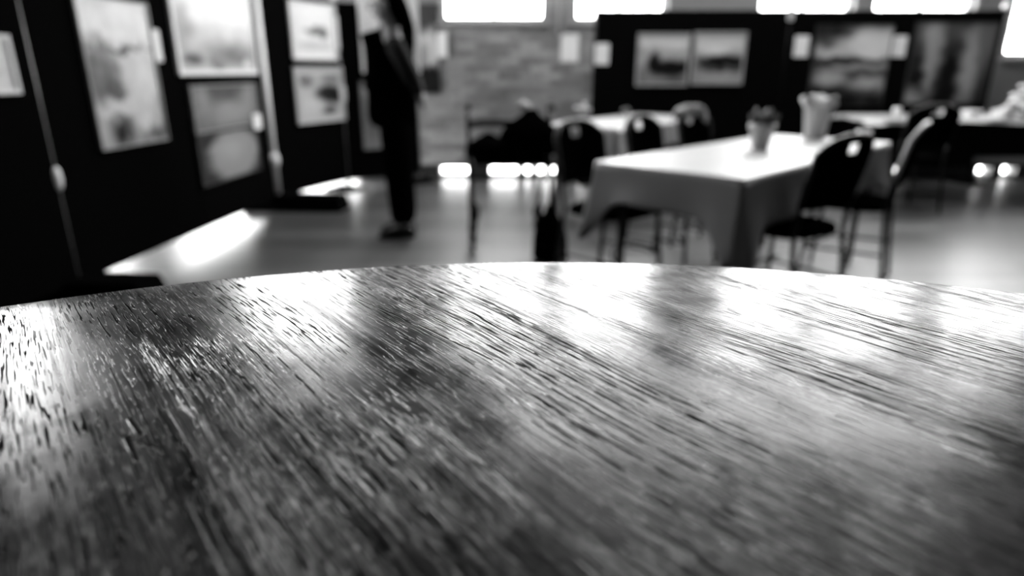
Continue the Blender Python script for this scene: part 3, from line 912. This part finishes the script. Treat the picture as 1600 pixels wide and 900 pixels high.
# scarf over the third far chair
def scarf():
    p = on_t(T1, 1.56, 0.86); rz = th - PI / 2 - PI / 2
    mb = MB()
    R_ = random.Random(4)
    nu, nv = 18, 12
    vs, fs = [], []
    for i in range(nu + 1):
        u = -0.17 + 0.34 * i / nu + 0.0
        zt = 0.905 - 0.06 * abs(u / 0.2) ** 3
        for j in range(nv + 1):
            v = j / nv
            a = PI * v
            r = 0.030 + 0.008 * math.sin(u * 60 + v * 3)
            hang = 0.05 + 0.02 * math.sin(u * 35)
            yb = -0.295 + 0.03 * (u / 0.2) ** 2
            if v < 0.3: y_, z = -r, zt - hang * (0.3 - v) / 0.3
            elif v > 0.7: y_, z = r, zt - hang * (v - 0.7) / 0.3
            else:
                a = (v - 0.3) / 0.4 * PI
                y_, z = -r * math.cos(a), zt + r * 0.6 * math.sin(a)
            vs.append((u, yb + y_, z + 0.008 * math.sin(u * 48 + j)))
    for i in range(nu):
        for j in range(nv):
            a = i * (nv + 1) + j
            fs.append((a, a + 1, a + nv + 2, a + nv + 1))
    o = mb.add(vs, fs).build('scarf', M['scarf'], smooth=True, loc=(p.x, p.y, 0), rz=rz)
    so = o.modifiers.new('thickness', 'SOLIDIFY'); so.thickness = 0.008; so.offset = 1
    tag(o, 'crumpled grey scarf hung over a chair back behind the potted plant', 'scarf')
scarf()

# ------------------------------------------------------------------ things on the tables
def pot_plant(loc):
    t = thing('potted_plant', 'pale tapered flower pot with a small plant, on the nearest long table', 'plant', loc)
    MB().lathe([(0.040, 0), (0.043, 0.004), (0.064, 0.105), (0.070, 0.108), (0.073, 0.135), (0.068, 0.137), (0.064, 0.118)], 28).build('pot', M['terracotta'], t, smooth=True)
    MB().lathe([(0.064, 0.105), (0.064, 0.122), (0.03, 0.128)], 24).build('soil', M['soil'], t, smooth=True)
    rnd = random.Random(3)
    for i in range(16):
        a = i * 2.4; r = 0.012 + 0.05 * (i / 16)
        z0 = 0.125; tall = 0.085 - 0.05 * (i / 16) + rnd.uniform(0, 0.02)
        tip_ = (math.cos(a) * (r + 0.03), math.sin(a) * (r + 0.03), z0 + tall)
        mid = (math.cos(a) * (r + 0.012), math.sin(a) * (r + 0.012), z0 + tall * 0.55)
        MB().tube([(math.cos(a) * r * 0.4, math.sin(a) * r * 0.4, z0), mid, tip_], [0.006, 0.015, 0.003], 8).build('leaf', M['leaf' if i < 9 else 'leaf_dark'], t, smooth=True)
    return t
pot_plant(at(1187, 233, 0.741))
def bucket_vase(loc):
    t = thing('flower_vase', 'tall pale tapering vase of wrapped flowers at the far end of the long table', 'vase', loc)
    MB().lathe([(0.058, 0), (0.062, 0.004), (0.082, 0.185), (0.086, 0.19), (0.082, 0.192), (0.076, 0.17)], 28).build('vase', M['terracotta'], t, smooth=True)
    mb = MB(); n = 36; vs = []; fs = []
    for k, (r, z) in enumerate(((0.06, 0.165), (0.078, 0.20), (0.10, 0.235))):
        for i in range(n):
            a = 2 * PI * i / n
            q = r + (0.014 * math.sin(6 * a) + 0.008 * math.sin(11 * a + 1)) * k / 2
            vs.append((q * math.cos(a), q * math.sin(a), z + k * 0.014 * math.sin(5 * a + 0.7)))
    for k in range(2):
        for i in range(n): fs.append((k * n + i, k * n + (i + 1) % n, (k + 1) * n + (i + 1) % n, (k + 1) * n + i))
    o = mb.add(vs, fs).build('wrapping_paper', M['paper'], t, smooth=True)
    so = o.modifiers.new('thickness', 'SOLIDIFY'); so.thickness = 0.002
    rnd = random.Random(9)
    for i in range(8):
        a = i * 2.4; r = 0.02 + 0.05 * i / 8
        x, y_ = r * math.cos(a), r * math.sin(a); z = 0.225 + rnd.uniform(0, 0.03)
        MB().tube([(x * 0.3, y_ * 0.3, 0.06), (x, y_, z)], 0.003, 6).build('stem', M['leaf'], t)
        fl = MB()
        for p in range(6):
            b = p * PI / 3
            fl.ball((x + 0.012 * math.cos(b), y_ + 0.012 * math.sin(b), z + 0.004), (0.012, 0.012, 0.008), 8, 5)
        fl.ball((x, y_, z + 0.009), 0.009, 8, 5)
        fl.build('flower', M['petal'], t, smooth=True)
    return t
bucket_vase(tuple(on_t(T1, 1.86, 0.42, 0.741)))
def cup(loc, label, s=1.0, rz=0.0):
    t = thing('cup', label, 'cup', loc, rz, 'white cups')
    t.scale = (s, s, s)
    MB().lathe([(0.022, 0), (0.026, 0.003), (0.036, 0.035), (0.040, 0.085), (0.037, 0.085), (0.033, 0.035), (0.02, 0.008)], 24).build('body', M['china'], t, smooth=True)
    MB().tube([(0.036, 0, 0.070)] + [(0.036 + 0.026 * math.sin(a), 0, 0.046 + 0.026 * math.cos(a)) for a in [PI * i / 8 for i in range(1, 8)]] + [(0.034, 0, 0.022)], 0.004, 8).build('handle', M['china'], t, smooth=True)
    return t
cup(tuple(on_t(T1, 1.62, 0.06, 0.741)), 'white cup at the right corner of the long table, behind two chairs', 1.0, 1.0)
cup((3.62, 6.30, 0.741), 'white cup left of the chair back on the right-hand table', 0.9, 0.4)
cup((4.05, 6.25, 0.741), 'white cup right of the chair back on the right-hand table', 1.1, 2.0)
# small flowers
def posy(loc, label, s=1.0, n=10, pale=True, droop=0.0, seed=1):
    t = thing('flower_posy', label, 'flowers', loc, 0, None)
    t.scale = (s, s, s)
    MB().lathe([(0.03, 0), (0.034, 0.005), (0.038, 0.05), (0.024, 0.085), (0.028, 0.10), (0.023, 0.10)], 20).build('jar', M['terracotta'], t, smooth=True)
    rnd = random.Random(seed)
    for i in range(n):
        a = i * 2.4 + rnd.uniform(-.2, .2); r = 0.02 + 0.075 * math.sqrt(i / n)
        x, y_ = r * math.cos(a), r * math.sin(a); z = 0.20 - 0.6 * r + rnd.uniform(-.02, .02) - droop * r
        st = MB().tube([(0, 0, 0.05), (x * 0.5, y_ * 0.5, 0.14), (x, y_, z)], 0.0025, 6).build('stem', M['leaf'], t)
        fl = MB()
        for p in range(5):
            b = p * 2 * PI / 5
            fl.ball((x + 0.014 * math.cos(b), y_ + 0.014 * math.sin(b), z + 0.004), (0.014, 0.014, 0.010), 8, 5)
        fl.build('flower', M['petal' if pale else 'leaf'], t, smooth=True)
    return t
posy(tuple(on_t(T2, 0.28, 0.48, 0.741)), 'small pale posy in a jar, left end of the table by the brick wall', 0.75, 8, seed=2)
posy(tuple(on_t(T2, 1.05, 0.50, 0.741)), 'tiny grey posy in the middle of the table by the brick wall', 0.45, 7, False, seed=3)
posy((4.72, 6.15, 0.741), 'large bushy pale bouquet at the right edge of the photo', 1.6, 24, True, 0.9, seed=5)
# napkins in folded stacks on the right-hand table
for (x, y_, h_, lb) in ((4.25, 6.2, 0.05, 'stack of folded white napkins in the middle of the right-hand table'), (4.48, 6.10, 0.065, 'taller stack of white napkins next to the large bouquet')):
    t = thing('napkin_stack', lb, 'napkins', (x, y_, 0.741), 0.2, 'napkin stacks')
    k = 0; z = 0
    while z < h_:
        MB().box((0.004 * math.sin(k * 2.1), 0.004 * math.cos(k * 1.7), z + 0.006), (0.13, 0.13, 0.0115), 0.05 * math.sin(k)).build('napkin', M['china'], t, bevel=0.003)
        z += 0.012; k += 1

# ------------------------------------------------------------------ walking frame on wheels
def rollator():
    t = thing('rollator', 'black four-wheeled walking frame with a seat, standing left of the tables', 'walking frame', (-0.02, 4.5, 0), 0.1)
    W = 0.275
    def wheel(x, y_, r, name='wheel'):
        w = MB()
        prof = [(r * 0.80, -0.017), (r * 0.95, -0.017), (r, -0.009), (r, 0.009), (r * 0.95, 0.017), (r * 0.80, 0.017)]
        n = 24; vs = []; fs = []
        for rr, d in prof:
            for j in range(n):
                a = 2 * PI * j / n
                vs.append((x + d, y_ + rr * math.cos(a), r + rr * math.sin(a)))
        k = len(prof)
        for i in range(k):
            a0, c0 = i * n, ((i + 1) % k) * n
            for j in range(n): fs.append((a0 + j, a0 + (j + 1) % n, c0 + (j + 1) % n, c0 + j))
        wh = w.add(vs, fs).build(name, M['rubber'], t, smooth=True)
        h = MB().tube([(x - 0.024, y_, r), (x + 0.024, y_, r)], 0.02, 12)
        for j in range(5):
            a = 2 * PI * j / 5
            h.tube([(x, y_, r), (x, y_ + r * 0.84 * math.cos(a), r + r * 0.84 * math.sin(a))], 0.008, 6)
        h.build('spokes', M['dark_alu'], wh, smooth=True)
    for s in (-1, 1):
        wheel(s * W, -0.24, 0.10); wheel(s * (W - 0.04), 0.27, 0.09)
        MB().tube([(s * W, -0.24, 0.10), (s * W, -0.16, 0.30), (s * W, -0.05, 0.58), (s * W, 0.0, 0.80), (s * W, 0.02, 0.90)], 0.015, 10).build('rear_upright', M['black_metal'], t, smooth=True)
        MB().tube([(s * (W - 0.04), 0.27, 0.16), (s * (W - 0.02), 0.20, 0.34), (s * W, -0.02, 0.60)], 0.015, 10).build('front_upright', M['black_metal'], t, smooth=True)
        MB().tube([(s * (W - 0.04) + 0.028, 0.27, 0.09), (s * (W - 0.04) + 0.028, 0.25, 0.19), (s * (W - 0.04), 0.25, 0.22)], 0.010, 8).build('fork', M['black_metal'], t, smooth=True)
        MB().tube([(s * W, 0.02, 0.90), (s * W, -0.04, 0.925), (s * W, -0.14, 0.92)], 0.018, 10).build('handgrip', M['rubber'], t, smooth=True)
        MB().tube([(s * W, -0.02, 0.885), (s * W, -0.10, 0.875), (s * W, -0.14, 0.87)], 0.006, 8).build('brake_lever', M['dark_alu'], t, smooth=True)
    MB().box((0, 0.0, 0.575), (2 * W - 0.05, 0.27, 0.045)).build('seat', M['nylon'], t, bevel=0.015)
    MB().tube([(-W, 0.02, 0.80), (-W * 0.7, 0.12, 0.80), (0, 0.15, 0.80), (W * 0.7, 0.12, 0.80), (W, 0.02, 0.80)], 0.022, 10).build('back_strap', M['nylon'], t, smooth=True)
    MB().tube([(-W, -0.10, 0.46), (W, -0.10, 0.46)], 0.012, 8).build('crossbar', M['black_metal'], t, smooth=True)
    return t
rollator()
# a dark coat thrown over the right handle of the walking frame, a pale cloth on top
def draped(name, label, cat, c, size, material, seed, folds=5):
    rnd = random.Random(seed)
    nu, nv = 28, 14
    vs, fs = [], []
    ph = [rnd.uniform(0, 6) for _ in range(4)]
    for j in range(nv + 1):
        v = j / nv
        rr = math.sin(min(1, v * 1.5) * PI / 2)
        for i in range(nu):
            a = 2 * PI * i / nu
            f = 1 + 0.10 * v * math.sin(folds * a + ph[0]) + 0.06 * math.sin(2 * a + ph[1])
            z = 1 - v + 0.05 * math.sin(3 * a + ph[2]) * v
            vs.append((c[0] + size[0] * max(rr, 0.03) * f * math.cos(a), c[1] + size[1] * max(rr, 0.03) * f * math.sin(a), c[2] + size[2] * (z if v > 0.1 else 1 - v * v * 10 * 0.1)))
    for j in range(nv):
        for i in range(nu): fs.append((j * nu + i, j * nu + (i + 1) % nu, (j + 1) * nu + (i + 1) % nu, (j + 1) * nu + i))
    fs.append(tuple(range(nu - 1, -1, -1)))
    fs.append(tuple(range(nv * nu, (nv + 1) * nu)))
    o = MB().add(vs, fs).build(name, material, smooth=True)
    return tag(o, label, cat)
draped('coat', 'black coat heaped over the seat and right handle of the walking frame', 'coat', (0.13, 4.55, 0.605), (0.22, 0.17, 0.30), M['coat'], 5)
draped('duffel_bag', 'black soft bag slumped on the left half of the walking frame seat', 'bag', (-0.16, 4.5, 0.60), (0.15, 0.14, 0.15), M['nylon'], 9)
draped('carrier_bag', 'black carrier bag standing on the floor against the right wheels of the walking frame', 'bag', (0.24, 4.02, 0.0), (0.11, 0.10, 0.36), M['nylon'], 12)
draped('cloth_bundle', 'pale crumpled cloth on top of the coat on the walking frame', 'cloth', (0.08, 4.55, 0.905), (0.050, 0.05, 0.055), M['pale_cloth'], 6, 3)

# ------------------------------------------------------------------ the person
def person():
    t = thing('person', 'person in dark coat and trousers, hands behind the back, looking at the pictures', 'person', (-0.82, 4.66, 0), PI + 0.12)
    J, E = [], []
    def j(p, r, par=None):
        J.append((p, r)); i = len(J) - 1
        if par is not None: E.append((par, i))
        return i
    pel = j((0, 0, 0.93), (0.09, 0.10))
    wa = j((0.01, 0, 1.06), (0.105, 0.12), pel)
    ch = j((0.015, 0, 1.22), (0.115, 0.14), wa)
    uc = j((-0.005, 0, 1.345), (0.085, 0.11), ch)
    nk = j((-0.005, 0, 1.42), (0.05, 0.05), uc)
    hb = j((0.02, 0, 1.485), (0.072, 0.062), nk)
    hm = j((0.03, 0, 1.555), (0.092, 0.074), hb)
    ht = j((0.02, 0, 1.62), (0.070, 0.058), hm)
    for s in (-1, 1):
        sh = j((-0.015, s * 0.165, 1.365), (0.058, 0.058), uc)
        el = j((-0.13, s * 0.235, 1.125), (0.043, 0.043), sh)
        wr = j((-0.185, s * 0.085, 0.985), (0.028, 0.028), el)
        pm = j((-0.195, s * 0.035, 0.955 - 0.02 * s), (0.032, 0.020), wr)
        for k in range(4):
            zz = 0.945 - 0.02 * s - 0.017 * k + 0.025
            lf = (0.040, 0.046, 0.042, 0.034)[k]
            f1 = j((-0.205, s * 0.005, zz), 0.0095, pm)
            f2 = j((-0.206 - 0.004, -s * lf * 0.6, zz - 0.006), 0.0088, f1)
            j((-0.198 - 0.004, -s * lf * 1.15, zz - 0.010), 0.0078, f2)
        t1 = j((-0.185, s * 0.045, 1.0 - 0.02 * s), 0.0105, wr)
        j((-0.19, s * 0.012, 1.005 - 0.02 * s), 0.0090, t1)
        hp = j((0.0, s * 0.075, 0.84), (0.06, 0.06), pel)
        kn = j((0.015, s * 0.09, 0.48), (0.055, 0.055), hp)
        an = j((-0.03, s * 0.09, 0.085), (0.036, 0.036), kn)
        j((0.09, s * 0.10, 0.035), (0.032, 0.030), an)
    link('body', skin_mesh('body', J, E, M['skin'], 2), t)
    # face
    MB().tube([(0.112, 0, 1.575), (0.128, 0, 1.545), (0.118, 0, 1.532)], [0.007, 0.014, 0.009], 8).build('nose', M['skin'], t, smooth=True)
    for s in (-1, 1):
        MB().ball((0.105, s * 0.033, 1.567), (0.010, 0.014, 0.008)).build('eye', M['eye'], t, smooth=True)
        MB().ball((0.02, s * 0.080, 1.55), (0.022, 0.010, 0.034)).build('ear', M['skin'], t, smooth=True)
    MB().ball((0.102, 0, 1.503), (0.010, 0.024, 0.007)).build('mouth', M['eye'], t, smooth=True)
    # hair: cap and a long fall behind the neck
    J.clear(); E.clear()
    a = j((0.045, 0, 1.645), (0.055, 0.055)); b = j((-0.01, 0, 1.62), (0.085, 0.085), a)
    c = j((-0.055, 0, 1.55), (0.082, 0.088), b); d = j((-0.085, 0, 1.46), (0.060, 0.080), c)
    e = j((-0.12, 0, 1.39), (0.042, 0.06), d); j((-0.14, 0, 1.325), (0.018, 0.03), e)
    link('hair', skin_mesh('hair', J, E, M['hair'], 2), t)
    # coat body to mid thigh
    J.clear(); E.clear()
    a = j((0.01, 0, 1.395), (0.065, 0.075)); b = j((0.01, 0, 1.335), (0.115, 0.165), a); c = j((0.02, 0, 1.20), (0.145, 0.175), b)
    d = j((0.015, 0, 1.05), (0.145, 0.165), c); e = j((0.015, 0, 0.90), (0.165, 0.185), d); j((0.015, 0, 0.74), (0.165, 0.185), e)
    for s in (-1, 1):
        j((-0.01, s * 0.15, 1.36), (0.068, 0.068), b)
    link('coat', skin_mesh('coat', J, E, M['coat'], 2, root=2), t)
    for s in (-1, 1):
        J.clear(); E.clear()
        a = j((-0.01, s * 0.155, 1.355), 0.074); b = j((-0.06, s * 0.215, 1.26), 0.066, a); c = j((-0.13, s * 0.238, 1.125), 0.058, b)
        d = j((-0.165, s * 0.15, 1.045), 0.048, c); j((-0.182, s * 0.095, 0.995), 0.040, d)
        link('sleeve', skin_mesh('sleeve', J, E, M['sleeve'], 2), t)
        J.clear(); E.clear()
        a = j((0.0, s * 0.075, 0.90), (0.13, 0.105)); b = j((-0.01, s * 0.088, 0.70), (0.125, 0.09), a)
        c = j((-0.015, s * 0.09, 0.46), (0.115, 0.08), b); d = j((-0.03, s * 0.09, 0.20), (0.11, 0.078), c); j((-0.03, s * 0.09, 0.09), (0.10, 0.074), d)
        link('trouser_leg', skin_mesh('trouser_leg', J, E, M['trouser'], 2), t)
        sh = MB(); lay = [(1.0, 0.0), (1.03, 0.012), (0.98, 0.035), (0.80, 0.06), (0.45, 0.085)]
        vs, fs = [], []; n = 22
        for q, (k, z) in enumerate(lay):
            for i in range(n):
                an = 2 * PI * i / n
                x = 0.03 + 0.135 * k * math.cos(an) - (0.045 * (q / 4) ** 1.3); y_ = s * 0.095 + (0.046 + 0.006 * math.cos(an)) * min(1, k * 1.1) * math.sin(an)
                vs.append((x, y_, z))
        for q in range(len(lay) - 1):
            for i in range(n): fs.append((q * n + i, q * n + (i + 1) % n, (q + 1) * n + (i + 1) % n, (q + 1) * n + i))
        fs.append(tuple(range(n - 1, -1, -1))); fs.append(tuple(range((len(lay) - 1) * n, len(lay) * n)))
        sh.add(vs, fs).build('shoe', M['shoe'], t, smooth=True)
    return t
person()
